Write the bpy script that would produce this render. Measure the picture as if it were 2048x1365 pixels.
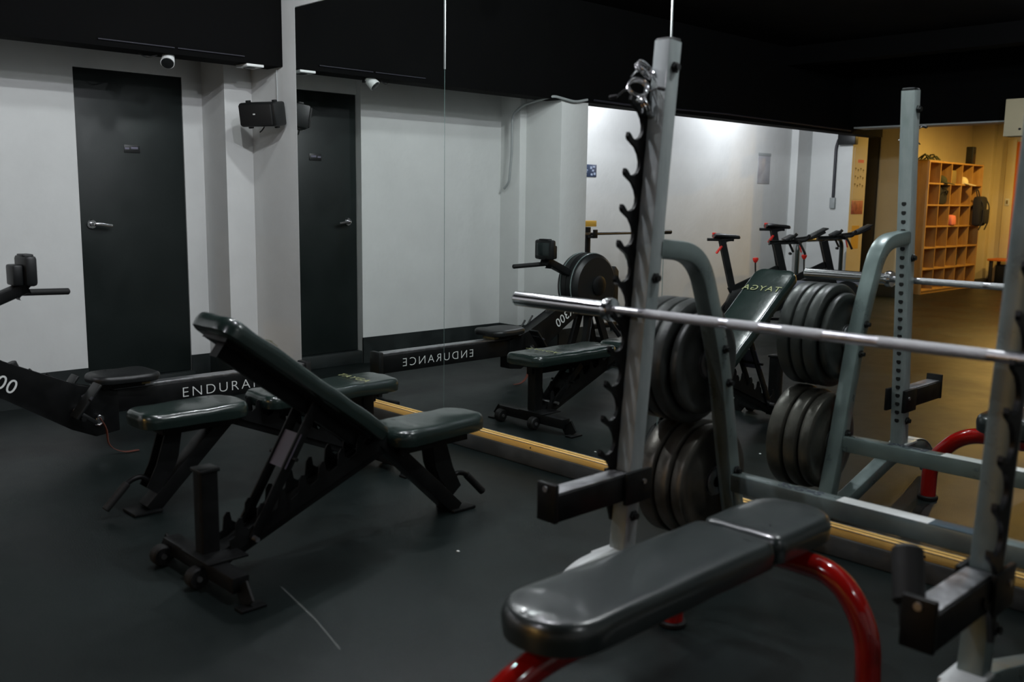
import bpy, bmesh, math, random
from mathutils import Vector, Matrix, noise
random.seed(7)
V = Vector; PI = math.pi
scene = bpy.context.scene
COL = scene.collection
for o in list(bpy.data.objects): bpy.data.objects.remove(o)

# ------------------------------------------------------------------ camera
YAW, PITCH, ROLL, FPX = .7684, .149, .0132, 1906.8
fw = V((-math.cos(YAW)*math.cos(PITCH), math.sin(YAW)*math.cos(PITCH), -math.sin(PITCH)))
rt = V((math.sin(YAW), math.cos(YAW), 0)); up = rt.cross(fw)
rt2 = rt*math.cos(ROLL)+up*math.sin(ROLL); up2 = up*math.cos(ROLL)-rt*math.sin(ROLL)
camd = bpy.data.cameras.new('camera'); cam = bpy.data.objects.new('camera', camd); COL.objects.link(cam)
M = Matrix((rt2, up2, -fw)).transposed().to_4x4(); M.translation = V((0, -3.2956, 1.32)); cam.matrix_world = M
camd.sensor_width = 36; camd.lens = FPX/2048*36; camd.clip_start = .05; camd.clip_end = 60
camd.dof.use_dof = True; camd.dof.focus_distance = 6.2; camd.dof.aperture_fstop = 2.6
scene.camera = cam

# ------------------------------------------------------------------ world, exposure
w = bpy.data.worlds.new('world'); scene.world = w; w.use_nodes = True
w.node_tree.nodes['Background'].inputs[0].default_value = (.55, .62, .75, 1)
w.node_tree.nodes['Background'].inputs[1].default_value = .004
scene.view_settings.view_transform = 'Standard'; scene.view_settings.look = 'None'
scene.view_settings.gamma = 1; scene.view_settings.use_curve_mapping = False
scene.view_settings.exposure = -0.12
scene.cycles.max_bounces = 8; scene.cycles.glossy_bounces = 5; scene.cycles.diffuse_bounces = 4
scene.cycles.caustics_reflective = True

# ------------------------------------------------------------------ materials
MAT = {}
def mat(name, col, rough=.5, metal=0, emit=None, estr=0, noise_amt=0, nscale=8, bump=0, bscale=60, coat=0, spec=.5, col2=None, stretch=None, cloth=0):
    if name in MAT: return MAT[name]
    m = bpy.data.materials.new(name); m.use_nodes = True; nt = m.node_tree; b = nt.nodes['Principled BSDF']
    b.inputs['Base Color'].default_value = (*col, 1); b.inputs['Roughness'].default_value = rough
    b.inputs['Metallic'].default_value = metal; b.inputs['Specular IOR Level'].default_value = spec
    if coat: b.inputs['Coat Weight'].default_value = coat; b.inputs['Coat Roughness'].default_value = .08
    if emit: b.inputs['Emission Color'].default_value = (*emit, 1); b.inputs['Emission Strength'].default_value = estr
    tc = nt.nodes.new('ShaderNodeTexCoord'); mp = nt.nodes.new('ShaderNodeMapping')
    nt.links.new(tc.outputs['Object'], mp.inputs[0])
    if stretch: mp.inputs['Scale'].default_value = stretch
    if noise_amt or col2:
        n = nt.nodes.new('ShaderNodeTexNoise'); n.inputs['Scale'].default_value = nscale; n.inputs['Detail'].default_value = 5; n.inputs['Roughness'].default_value = .62
        nt.links.new(mp.outputs[0], n.inputs[0])
        r = nt.nodes.new('ShaderNodeValToRGB'); nt.links.new(n.outputs[0], r.inputs[0])
        r.color_ramp.elements[0].position = .35; r.color_ramp.elements[1].position = .68
        c2 = col2 if col2 else tuple(c*(1+noise_amt) for c in col); c1 = col if col2 else tuple(c*(1-noise_amt) for c in col)
        r.color_ramp.elements[0].color = (*c1, 1); r.color_ramp.elements[1].color = (*c2, 1)
        nt.links.new(r.outputs[0], b.inputs['Base Color'])
        mr = nt.nodes.new('ShaderNodeMapRange'); mr.inputs[1].default_value = .3; mr.inputs[2].default_value = .7
        mr.inputs[3].default_value = max(0, rough-.08); mr.inputs[4].default_value = min(1, rough+.08)
        nt.links.new(n.outputs[0], mr.inputs[0]); nt.links.new(mr.outputs[0], b.inputs['Roughness'])
    if bump:
        n2 = nt.nodes.new('ShaderNodeTexNoise'); n2.inputs['Scale'].default_value = bscale; n2.inputs['Detail'].default_value = 3
        nt.links.new(mp.outputs[0], n2.inputs[0])
        bp = nt.nodes.new('ShaderNodeBump'); bp.inputs['Strength'].default_value = bump; bp.inputs['Distance'].default_value = .01
        nt.links.new(n2.outputs[0], bp.inputs['Height']); nt.links.new(bp.outputs[0], b.inputs['Normal'])
    MAT[name] = m; return m
mat('wall_white', (.60, .61, .60), .65, noise_amt=.05, nscale=1.6, bump=.35, bscale=7)
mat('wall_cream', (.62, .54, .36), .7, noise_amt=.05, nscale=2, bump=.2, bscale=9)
mat('dark_paint', (.014, .019, .019), .45, noise_amt=.25, nscale=5, bump=.15, bscale=14)
mat('black_ceiling', (.0016, .0017, .0018), .9, spec=.08, noise_amt=.3, nscale=3, bump=.3, bscale=12)
mat('floor_rubber', (.0060, .0100, .0096), .38, noise_amt=.25, nscale=1.7, bump=.2, bscale=220, spec=.26)
mat('door_paint', (.009, .0135, .0128), .42, spec=.3, noise_amt=.12, nscale=2.5, bump=.08, bscale=5)
mat('mirror_glass', (.88, .92, .90), .0, 1)
mat('mirror_edge', (.10, .16, .15), .3)
mat('seam_metal', (.55, .58, .57), .3, .9)
mat('pine', (.72, .40, .09), .5, col2=(.86, .56, .18), nscale=3, stretch=(.8, 9, 9), bump=.1, bscale=30)
mat('rack_grey', (.15, .19, .185), .33, .25, noise_amt=.12, nscale=9, coat=.25)
mat('scuffed_grey', (.20, .235, .235), .42, .1, col2=(.30, .325, .325), nscale=14, stretch=(1, 1, .25), coat=.15)
mat('black_steel', (.0055, .006, .0062), .42, 0, noise_amt=.2, nscale=12, spec=.22)
mat('black_plastic', (.0065, .0075, .0078), .42, spec=.4)
mat('black_rubber', (.007, .007, .007), .65, spec=.35)
mat('leather', (.015, .021, .021), .30, bump=.10, bscale=12, spec=.9, coat=.3)
mat('green_leather', (.010, .0190, .0165), .25, bump=.14, bscale=14, spec=.7, coat=.25)
mat('plate_iron', (.030, .033, .031), .42, .35, noise_amt=.25, nscale=11, bump=.1, bscale=40)
mat('chrome', (.72, .72, .74), .16, 1)
mat('brushed', (.55, .55, .57), .36, 1, noise_amt=.1, nscale=40)
mat('knurled', (.42, .42, .43), .5, .9, bump=.5, bscale=400)
mat('red_paint', (.30, .006, .004), .12, 0, noise_amt=.08, nscale=10, coat=.8)
mat('red_plastic', (.75, .03, .02), .35)
mat('white_plastic', (.62, .64, .63), .4)
mat('white_print', (.66, .68, .66), .5)
mat('gold_print', (.24, .25, .11), .5)
mat('label_grey', (.11, .105, .15), .5)
mat('light_foot', (.50, .52, .52), .4, noise_amt=.1, nscale=10)
mat('tape_blue', (.05, .08, .10), .35)
mat('ink', (.02, .03, .05), .6)
mat('screen_dark', (.02, .028, .028), .15)
mat('sign_blue', (.03, .05, .10), .4)
mat('sign_print', (.32, .38, .50), .5)
mat('sign_grey', (.30, .30, .32), .4, col2=(.42, .42, .44), nscale=5)
mat('paper', (.60, .52, .36), .7)
mat('photo_red', (.22, .05, .04), .5, col2=(.5, .14, .1), nscale=14)
mat('particle_board', (.34, .18, .05), .55, col2=(.45, .26, .08), nscale=4, stretch=(5, 5, .7))
mat('kerb_grey', (.036, .038, .037), .5, noise_amt=.3, nscale=6)
mat('scratch_grey', (.045, .050, .047), .6)
mat('worn_iron', (.075, .070, .060), .36, .55, noise_amt=.3, nscale=9, bump=.1, bscale=40)
mat('conduit', (.30, .32, .32), .5)
mat('conduit_dark', (.02, .02, .028), .5)
mat('strap_red', (.10, .025, .015), .7)
mat('orange_door', (.60, .16, .02), .5)
mat('cap_green', (.035, .040, .018), .9)
mat('cap_white', (.62, .55, .36), .85)
mat('fabric_black', (.012, .012, .016), .9)
mat('fabric_pink', (.75, .22, .16), .85)
mat('khaki', (.20, .15, .06), .8)
mat('dark_board', (.012, .010, .008), .5)
mat('lamp_white', (1, 1, 1), .5, emit=(.86, .92, 1), estr=60)
mat('lamp_warm', (1, .8, .5), .5, emit=(1, .62, .2), estr=22)
mat('yellow_sign', (.62, .36, .05), .5)
mat('flywheel_grey', (.35, .36, .42), .35, .5)
mat('glass_pane', (.05, .06, .06), .1)

# ------------------------------------------------------------------ mesh builder
def frame_from(d, upv=V((0, 0, 1))):
    d = d.normalized()
    if abs(d.dot(upv)) > .98: upv = V((0, 1, 0)) if abs(d.y) < .9 else V((1, 0, 0))
    x = d.cross(upv).normalized(); y = x.cross(d).normalized()
    return x, y, d
class MB:
    def __init__(s): s.bm = bmesh.new()
    def _bev(s, verts, b, seg=2):
        if not b: return
        es = {e for v in verts for e in v.link_edges}
        bmesh.ops.bevel(s.bm, geom=list(es), offset=b, segments=seg, affect='EDGES', profile=.5, clamp_overlap=True)
    def box(s, c, size, b=0, rot=None):
        r = bmesh.ops.create_cube(s.bm, size=1)['verts']
        for v in r:
            q = V((v.co.x*size[0], v.co.y*size[1], v.co.z*size[2]))
            v.co = (rot @ q if rot else q) + V(c)
        s._bev(r, b); return s
    def ext(s, lo, hi, b=0):
        lo = V(lo); hi = V(hi); return s.box((lo+hi)/2, hi-lo, b)
    def bar(s, p, q, w, h, b=.003, upv=V((0, 0, 1))):
        p = V(p); q = V(q); x, y, d = frame_from(q-p, V(upv)); L = (q-p).length
        R = Matrix((x, y, d)).transposed()
        return s.box((p+q)/2, (w, h, L), b, R)
    def cyl(s, p, q, r, r2=None, n=24, b=0):
        p = V(p); q = V(q); r2 = r if r2 is None else r2; x, y, d = frame_from(q-p)
        rings = []
        if b: prof = [(0, r-b), (b, r), ((q-p).length-b, r2), ((q-p).length, r2-b)]
        else: prof = [(0, r), ((q-p).length, r2)]
        return s.lathe(p, d, prof, n, True)
    def lathe(s, o, axis, prof, n=32, caps=True):
        o = V(o); x, y, d = frame_from(V(axis)); rings = []
        for t, r in prof:
            rings.append([s.bm.verts.new(o+d*t+(x*math.cos(a)+y*math.sin(a))*r) for a in [2*PI*k/n for k in range(n)]])
        for a, c in zip(rings, rings[1:]):
            for k in range(n): s.bm.faces.new((a[k], a[(k+1) % n], c[(k+1) % n], c[k]))
        if caps: s.bm.faces.new(list(reversed(rings[0]))); s.bm.faces.new(rings[-1])
        return s
    def sweep(s, pts, sec, side=None, caps=True, closed=False):
        """sec: list of (a,b) section coords; a along side vector, b along the other normal"""
        pts = [V(p) for p in pts]; n = len(pts); rings = []
        prev = None
        for i, p in enumerate(pts):
            if closed: t = (pts[(i+1) % n]-pts[i-1]).normalized()
            else: t = (pts[min(i+1, n-1)]-pts[max(i-1, 0)]).normalized()
            if side is not None: x = (V(side)-t*V(side).dot(t)).normalized()
            else:
                if prev is None: x = frame_from(t)[0]
                else: x = (prev-t*prev.dot(t)).normalized()
                prev = x
            y = x.cross(t).normalized()
            rings.append([s.bm.verts.new(p+x*a+y*b) for a, b in sec])
        m = len(sec); rr = list(zip(rings, rings[1:]))
        if closed: rr.append((rings[-1], rings[0]))
        for a, c in rr:
            for k in range(m): s.bm.faces.new((a[k], a[(k+1) % m], c[(k+1) % m], c[k]))
        if caps and not closed: s.bm.faces.new(list(reversed(rings[0]))); s.bm.faces.new(rings[-1])
        return s
    def tube(s, pts, r, n=14, closed=False, caps=True, side=None):
        return s.sweep(pts, [(r*math.cos(2*PI*k/n), r*math.sin(2*PI*k/n)) for k in range(n)], side, caps, closed)
    def rtube(s, pts, w, h, side, b=.006):
        c = []
        for (sx, sy, a0) in ((1, 1, 0), (-1, 1, PI/2), (-1, -1, PI), (1, -1, 3*PI/2)):
            for k in range(3):
                a = a0+k*PI/4; c.append((sx*(w/2-b)+b*math.cos(a), sy*(h/2-b)+b*math.sin(a)))
        return s.sweep(pts, c, side)
    def poly(s, pts, thick, ax, origin=(0, 0, 0), u=V((0, 1, 0)), v=V((0, 0, 1)), b=0):
        """closed outline in the u,v plane through origin, extruded along ax by thick (centred)"""
        ax = V(ax).normalized(); o = V(origin); u = V(u); v = V(v)
        A = [s.bm.verts.new(o+u*p[0]+v*p[1]-ax*thick/2) for p in pts]
        B = [s.bm.verts.new(o+u*p[0]+v*p[1]+ax*thick/2) for p in pts]
        n = len(pts)
        try:
            s.bm.faces.new(A); s.bm.faces.new(list(reversed(B)))
        except Exception: pass
        for k in range(n): s.bm.faces.new((A[k], B[k], B[(k+1) % n], A[(k+1) % n]))
        if b: s._bev(A+B, b)
        return s
    def pad(s, o, U, W, N, L, wid, th, rc=.05, rc0=None, seam=.012, wrinkle=0, nu=40, nw=14, w0=None):
        """upholstered cushion: o = centre of start edge at the bottom, U length dir, W width dir, N up. w0 = start width"""
        o = V(o); U = V(U).normalized(); W = V(W).normalized(); N = V(N).normalized()
        def outline(k, m):     # rounded rectangle perimeter param
            pass
        # perimeter with rounded corners
        per = []; w0 = wid if w0 is None else w0; r0 = rc if rc0 is None else rc0
        cs = [(L-rc, wid/2-rc, 0, rc), (r0, w0/2-r0, PI/2, r0), (r0, -(w0/2-r0), PI, r0), (L-rc, -(wid/2-rc), 3*PI/2, rc)]
        for ci, (cx, cy, a0, rr_) in enumerate(cs):
            for k in range(7):
                a = a0+k*PI/12; per.append(V((cx+rr_*math.cos(a), cy+rr_*math.sin(a))))
            nx = cs[(ci+1) % 4]; p1 = per[-1]; a = nx[2]
            p2 = V((nx[0]+nx[3]*math.cos(a), nx[1]+nx[3]*math.sin(a)))
            m = max(2, int((p2-p1).length/.03))
            for k in range(1, m): per.append(p1.lerp(p2, k/m))
        cen = V((L/2, 0)); n = len(per)
        prof = [(0, -.010, 0), (.0, 0, .004), (.0, .0, .012)]
        e = min(.022, th*.45)
        rings_def = [(-.012, 0), (0, .006), (.003, th*.5)]
        for k in range(1, 6):
            a = k*PI/10; rings_def.append((.003-e*(1-math.cos(a)), th*.5+(th*.5)*math.sin(a)))
        rings_def += [(-.04, th+.002), (-.08, th+.004)]
        rings = []
        for (off, h) in rings_def:
            ring = []
            for i, p in enumerate(per):
                t = (per[(i+1) % n]-per[i-1]).normalized(); nrm = V((t.y, -t.x))
                if nrm.dot(p-cen) < 0: nrm = -nrm
                q = p+nrm*off
                if off < -.03:
                    f = -off; d = V((0, p.y)); 
                    q = V((min(max(p.x, rc), L-rc)*.0+p.x+(-f if p.x > L-rc*.99 else (f if p.x < r0*1.01 else 0))*.5, p.y*(1-f/(.5*max(wid, .1))*.9)))
                hh = h
                if wrinkle: hh += wrinkle*noise.noise(V((q.x*9, q.y*14, h*20+L*7)))*(1 if h > th*.4 else .3)
                ring.append(s.bm.verts.new(o+U*q.x+W*q.y+N*hh))
            rings.append(ring)
        for a, c in zip(rings, rings[1:]):
            for k in range(n): s.bm.faces.new((a[k], a[(k+1) % n], c[(k+1) % n], c[k]))
        s.bm.faces.new(rings[0])
        last = rings[-1]; cv = None
        bmesh.ops.triangle_fill(s.bm, use_beauty=True, edges=[e for e in {e for v in last for e in v.link_edges} if all(v in last for v in e.verts)])
        return s
    def text(s, body, size, o, U, Vv, ext=.0006, align='LEFT', spacing=1, wscale=1, bold=0):
        cu = bpy.data.curves.new('t', 'FONT'); cu.body = body; cu.size = size; cu.align_x = align; cu.space_character = spacing
        cu.extrude = ext; cu.offset = bold; cu.resolution_u = 4
        ob = bpy.data.objects.new('t', cu); COL.objects.link(ob)
        dg = bpy.context.evaluated_depsgraph_get(); me = bpy.data.meshes.new_from_object(ob.evaluated_get(dg))
        U = V(U).normalized(); Vv = V(Vv).normalized(); N = U.cross(Vv)
        me.transform(Matrix(((U.x*wscale, Vv.x, N.x, o[0]), (U.y*wscale, Vv.y, N.y, o[1]), (U.z*wscale, Vv.z, N.z, o[2]), (0, 0, 0, 1))))
        s.bm.from_mesh(me); bpy.data.objects.remove(ob); bpy.data.curves.remove(cu); bpy.data.meshes.remove(me)
        return s
    def build(s, name, m, parent=None, smooth=32, world=True):
        bmesh.ops.recalc_face_normals(s.bm, faces=s.bm.faces[:])
        lim = math.radians(smooth)
        for f in s.bm.faces: f.smooth = True
        for e in s.bm.edges:
            if len(e.link_faces) == 2: e.smooth = e.calc_face_angle(0) < lim
            else: e.smooth = False
        me = bpy.data.meshes.new(name); 
        o = bpy.data.objects.new(name, me); COL.objects.link(o)
        if parent:
            o.parent = parent
            P = parent.matrix_basis.copy()
            if parent.parent: P = parent.parent.matrix_basis @ P
            s.bm.transform(P.inverted())
        s.bm.to_mesh(me); s.bm.free()
        me.materials.append(MAT[m]); return o
def tag(o, label=None, cat=None, group=None, kind=None):
    if label: o['label'] = label
    if cat: o['category'] = cat
    if group: o['group'] = group
    if kind: o['kind'] = kind
    return o
def thing(name, label, cat, loc, group=None):
    o = bpy.data.objects.new(name, None); COL.objects.link(o); o.location = loc; o.empty_display_size = .1
    return tag(o, label, cat, group)
def struct(name, mb, m, parent=None):
    o = mb.build(name, m, parent)
    if not parent: o['kind'] = 'structure'
    return o
def arc(c, r, a0, a1, n=8):
    return [(c[0]+r*math.cos(a0+(a1-a0)*k/n), c[1]+r*math.sin(a0+(a1-a0)*k/n)) for k in range(n+1)]
def fillet(pts, r, n=6):
    """round the inner corners of a 3-D polyline"""
    pts = [V(p) for p in pts]; out = [pts[0]]
    for a, p, c in zip(pts, pts[1:], pts[2:]):
        d1 = (a-p); d2 = (c-p); k = min(r, d1.length*.48, d2.length*.48)
        s, e = p+d1.normalized()*k, p+d2.normalized()*k
        for i in range(n+1):
            t = i/n; out.append(s*(1-t)**2+p*2*t*(1-t)+e*t*t)
    out.append(pts[-1]); return out

# ------------------------------------------------------------------ the room (mirror plane is y = 0)
H = 2.95
XD, XW = -6.275, -6.215           # door plane, left wall face
struct('floor', MB().ext((-9, -16, -.1), (5, .3, 0)), 'floor_rubber')
struct('ceiling', MB().ext((-9, -16, H), (5, .3, H+.1)), 'black_ceiling')
# left wall: recess strip by the pillar, part beyond the door, head over the door
mb = MB()
mb.ext((-6.6, -.34, 0), (XD, .1, H)); mb.ext((-6.6, -1.065, 2.09), (XD, -.34, H)); mb.ext((-6.6, -2.56, 0), (XW, -1.065, H))
mb.ext((-6.6, -1.065, 0), (XD-.03, -.34, .10))
struct('wall_left', mb, 'wall_white')
d = struct('door_1', MB().ext((XD-.045, -1.06, .103), (XD-.004, -.343, 2.087), .003), 'door_paint')
k = MB(); k.cyl((XD-.004, -.975, 1.12), (XD+.012, -.975, 1.12), .030, n=24, b=.004); k.cyl((XD+.01, -.975, 1.12), (XD+.03, -.975, 1.12), .014)
k.rtube(fillet([(XD+.012, -.975, 1.12), (XD+.05, -.975, 1.12), (XD+.052, -.93, 1.118), (XD+.05, -.865, 1.108)], .02), .022, .016, (0, 0, 1), .006)
k.build('door_handle', 'chrome', d)
k = MB(); k.ext((XD-.006, -.745, 1.578), (XD-.001, -.64, 1.63), .001); k.build('door_plaque', 'black_plastic', d)
k = MB(); k.ext((XD-.0015, -.70, 1.603), (XD-.0002, -.655, 1.617)); k.ext((XD-.0015, -.74, 1.600), (XD-.0002, -.712, 1.612)); k.build('plaque_print', 'label_grey', d)
struct('trim_1', MB().ext((XD-.03, -1.065, .0), (XD+.05, -.34, .10), .004), 'dark_paint')
# pillar next to the mirror wall and the pillars further down the room
struct('wall_pillar_near', MB().ext((-6.6, -.2, 0), (-5.955, .1, H)), 'wall_white')
struct('wall_pillar_slim', MB().ext((-6.6, -2.70, 0), (-5.975, -2.545, H), .004), 'wall_white')
struct('wall_pillar_middle', MB().ext((-6.9, -2.95, 0), (-5.56, -2.62, H), .004), 'wall_white')
# recess with the bikes
struct('wall_recess', MB().ext((-6.9, -8.5, 0), (-6.6, -2.9, H)), 'wall_white')
struct('wall_recess_step', MB().ext((-6.9, -8.5, 0), (-6.5, -8.1, H)), 'wall_white')
struct('wall_pillar_far', MB().ext((-6.9, -8.85, 0), (-5.93, -8.45, H)), 'wall_white')
# mirror wall
struct('wall_back', MB().ext((-6.6, .006, 0), (4.5, .3, H)), 'wall_white')
struct('wall_back_strip', MB().ext((-5.96, -.001, 0), (-5.394, .01, H)), 'wall_white')
struct('wall_back_header', MB().ext((-5.394, -.001, 2.478), (4.5, .01, H)), 'wall_white')
struct('wall_right', MB().ext((4.5, -8.9, 0), (4.8, .3, H)), 'wall_white')
# baseboards
struct('baseboard_left', MB().ext((XW-.01, -2.56, 0), (XW+.006, -1.065, .206)), 'dark_paint')
struct('baseboard_left_inner', MB().ext((XD-.01, -.34, 0), (XD+.006, -.19, .206)), 'dark_paint')
mb = MB(); mb.ext((-6.28, -.206, 0), (-5.949, -.19, .206)); mb.ext((-5.965, -.206, 0), (-5.949, .0, .206))
struct('baseboard_pillar', mb, 'dark_paint')
struct('baseboard_strip', MB().ext((-5.96, -.008, 0), (-5.394, 0, .206)), 'dark_paint')
mb = MB(); mb.ext((-6.22, -2.56, 0), (-5.969, -2.539, .206)); mb.ext((-5.985, -2.63, 0), (-5.969, -2.54, .206)); mb.ext((-5.98, -2.63, 0), (-5.554, -2.614, .206)); mb.ext((-5.57, -2.95, 0), (-5.554, -2.62, .206))
struct('baseboard_middle', mb, 'dark_paint')
# the black kerb under the mirrors
struct('baseboard_back', MB().ext((-5.394, -.035, 0), (4.5, .01, .080), .006), 'kerb_grey')
# black beam above the left wall, beam across, dark lobby head
mb = MB(); mb.ext((-5.74, -8.45, 2.13), (-5.55, 0, H))
struct('ceiling_beam_left', mb, 'black_ceiling')
struct('ceiling_left_strip', MB().ext((-6.6, -8.45, 2.6), (-5.73, -.0, 2.66)), 'black_ceiling')
struct('ceiling_beam_across', MB().ext((-5.585, -7.85, 2.20), (4.5, -7.6, H)), 'black_ceiling')
struct('trim_2', MB().ext((-5.5, -7.86, 2.183), (4.5, -7.59, 2.20)), 'conduit')
struct('ceiling_beam_second', MB().ext((-5.585, -6.3, 2.76), (4.5, -6.1, H)), 'black_ceiling')
# lobby behind the opening
struct('wall_lobby_left', MB().ext((-6.9, -16, 0), (-6.55, -8.9, H)), 'wall_cream')
struct('wall_lobby_stub', MB().ext((-6.9, -10.2, 0), (-5.88, -9.95, H)), 'wall_cream')
struct('baseboard_lobby', MB().ext((-6.27, -9.95, 0), (-5.88, -9.93, .17)), 'dark_paint')
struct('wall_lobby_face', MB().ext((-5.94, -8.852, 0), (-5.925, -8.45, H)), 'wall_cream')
struct('wall_lobby_end', MB().ext((-6.9, -14.6, 0), (5, -14.1, H)), 'wall_cream')
struct('wall_lobby_step', MB().ext((-6.6, -14.12, 0), (-6.2, -13.95, H), .006), 'wall_cream')
struct('trim_3', MB().ext((-6.0, -14.11, 0), (-5.86, -14.04, 2.4), .006), 'wall_cream')
struct('wall_lobby_right', MB().ext((1.2, -16, 0), (1.5, -8.9, H)), 'wall_cream')
struct('wall_right_back', MB().ext((1.2, -9.1, 0), (4.8, -8.9, H)), 'wall_white')
struct('door_2', MB().ext((-5.86, -14.10, 0), (-4.95, -14.06, 2.36), .004), 'orange_door')
struct('door_3', MB().ext((-6.55, -9.95, 0), (-6.275, -9.90, 2.3), .004), 'dark_board')
# skirting floor tiles of the lobby
# mirrors
xm = -5.392; pw = 1.4533
for i in range(6):
    x0 = xm+i*pw; x1 = min(x0+pw-.0035, 4.49)
    r = thing('wall_mirror', ['wall mirror panel at the left end beside the white pillar, reflecting the dark door', 'wall mirror panel between the two left seams, reflecting the rowing machine', 'wall mirror panel directly behind the weight rack, reflecting the bikes and the lit lobby', 'wall mirror panel right of the weight rack, at the picture edge', 'wall mirror panel, second one right of the weight rack', 'narrow wall mirror panel furthest right in the row'][i], 'mirror', (x0, 0, .114), 'mirror panels of the mirror wall')
    MB().ext((x0, -.0005, .114), (x1, .0045, 2.474)).build('glass', 'mirror_glass', r)
    if i < 5: MB().ext((x1, -.0004, .114), (x1+.0035, .004, 2.474)).build('edge', 'mirror_edge', r)
    lx0, lx1 = x0, min(x0+pw-.002, 4.49)
    q = MB().ext((lx0, -.028, .080), (lx1, -.0008, .112), .002)
    s = tag(q.build('wooden_ledge', 'pine'), ['pine batten under the left end of the mirrors, partly behind the flat bench', 'pine batten between the incline bench and the weight rack', 'pine batten behind the weight rack and red bench', 'pine batten right of the weight rack', 'pine batten, second right of the rack', 'short pine batten furthest right'][i], 'batten', 'pine battens carrying the mirrors')
    e = MB(); e.ext((lx0, -.0285, .1112), (lx1, -.024, .1128)); e.build('ledge_trim', 'brushed', s)
    for j in range(3):
        xx = lx0+.2+.5*j; MB().cyl((xx, -.0275, .095), (xx, -.0295, .095), .004, n=10).build('screw', 'black_steel', s)
# pale metal upper section on the seams
for i in (1, 2):
    x0 = xm+i*pw-.0035; tag(MB().ext((x0-.002, -.004, 1.75 if i == 2 else 1.98), (x0+.005, -.0006, 2.474)).build('seam_strip', 'seam_metal'), 'pale metal strip over the top of the %s mirror seam' % ('first' if i == 1 else 'second'), 'strip', 'metal strips on the mirror seams')

# ------------------------------------------------------------------ ceiling lamps
def spot(x, y, z, label, power, col=(.90, .95, 1), r=.035, group='ceiling spotlights', aim=None, ang=150, blend=.5, mate='lamp_white', shade=False):
    t = thing('ceiling_spotlight', label, 'spotlight', (x, y, z), group)
    b = MB(); b.lathe((x, y, z), (0, 0, -1), [(0, r+.012), (.05, r+.012), (.055, r+.010), (.055, r), (.03, r*.8)], 24); b.build('lamp_body', 'black_steel', t)
    if z < H-.1: MB().cyl((x, y, z), (x, y, 2.6 if x < -5.7 else H), .012, n=10).build('stem', 'black_steel', t)
    e = MB(); e.cyl((x, y, z-.048), (x, y, z-.052), r-.002, n=20); e.build('lamp_disc', mate, t)
    if shade: MB().lathe((x, y, z), (0, 0, -1), [(0, .05), (.03, .125), (.120, .130), (.120, .126), (.034, .121), (.004, .046)], 36, caps=False).build('lamp_shade', 'black_steel', t)  # unseen shade, added to keep the warm light from spilling into the gym
    ld = bpy.data.lights.new('lamp_light', 'POINT'); ld.energy = power; ld.color = col; ld.shadow_soft_size = r*.8
    lo = bpy.data.objects.new('light', ld); COL.objects.link(lo); lo.parent = t; lo.location = (0, 0, -.09)
    return t
COOL = (.92, .96, .98); LILAC = (.92, .92, 1)
spot(-3.5, -1.5, H-.1, 'black hanging spotlight above the two black benches', 80, COOL, r=.022)
spot(-4.0, -.5, H, 'black ceiling spotlight close to the mirrors above the flat bench', 44, COOL, r=.07)  # added fill light, brightens the white pillar beside the mirrors
spot(-2.4, -1.35, H, 'black ceiling spotlight between the incline bench and the weight rack', 90, LILAC, r=.03)
spot(-1.15, -.38, H, 'black ceiling spotlight close to the mirrors above the weight rack', 62, COOL)  # added light, stands in for lamp light bounced back by the mirrors
spot(1.9, -1.9, H, 'black ceiling spotlight furthest right over the floor', 30, COOL)
spot(-2.1, -4.9, H, 'black ceiling spotlight in the middle of the room behind the camera', 50, LILAC)
spot(-5.95, -3.9, 2.6, 'small spotlight above the white recess wall, nearest the pillar', 72, LILAC, group='spotlights over the white recess wall')
spot(-5.85, -6.5, 2.6, 'small spotlight above the white recess wall, over the bikes', 74, LILAC, group='spotlights over the white recess wall')
for i, (x, y, p) in enumerate(((-4.55, -10.9, 230), (-3.2, -12.4, 230))):
    spot(x, y, H, ['shaded warm ceiling lamp in the lobby in front of the cubby shelf', 'shaded warm ceiling lamp further right in the lobby'][i], p, (1, .60, .16), group='warm lobby lamps', mate='lamp_warm', shade=True)

# ================================================================== LEFT WALL THINGS
# loudspeaker on the pillar
t = thing('wall_speaker', 'black wall loudspeaker with short hanging cable on the white pillar left of the mirror', 'speaker', (-5.665, -.088, 1.83))
R = Matrix.Rotation(math.radians(24), 3, 'Z') @ Matrix.Rotation(math.radians(9), 3, 'X')
def rb(mb, c, size, b=0): return mb.box(V((-5.585, -.145, 1.825))+R @ V(c), size, b, R)
rb(MB(), (0, .02, 0), (.275, .12, .15), .014).build('cabinet', 'black_plastic', t)
mb = MB(); rb(mb, (-.005, -.046, 0), (.245, .018, .13), .008); mb.build('grille', 'black_rubber', t)
mb = MB(); rb(mb, (-.01, -.057, .005), (.014, .004, .008)); mb.build('badge', 'white_plastic', t)
mb = MB()
for sx in (-.10, .10):
    for sz in (-.081, .081): rb(MB(), (sx, .02, sz), (.022, .03, .014), .003).build('foot_pad', 'black_plastic', t)
mb.ext((-5.63, -.10, 1.79), (-5.56, .0, 1.87), .004)
mb.build('bracket', 'black_plastic', t)
MB().tube([V((-5.575, -.12, 1.765)), V((-5.58, -.13, 1.74)), V((-5.595, -.135, 1.725)), V((-5.61, -.14, 1.715))], .004, 8).build('cable', 'black_rubber', t)
tag(MB().tube([(-5.615, -.006, 1.88), (-5.615, -.006, 2.0), (-5.62, -.006, 2.12)], .0045, 8).build('white_conduit', 'conduit'), 'thin painted conduit running up from the wall loudspeaker', 'conduit')
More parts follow.
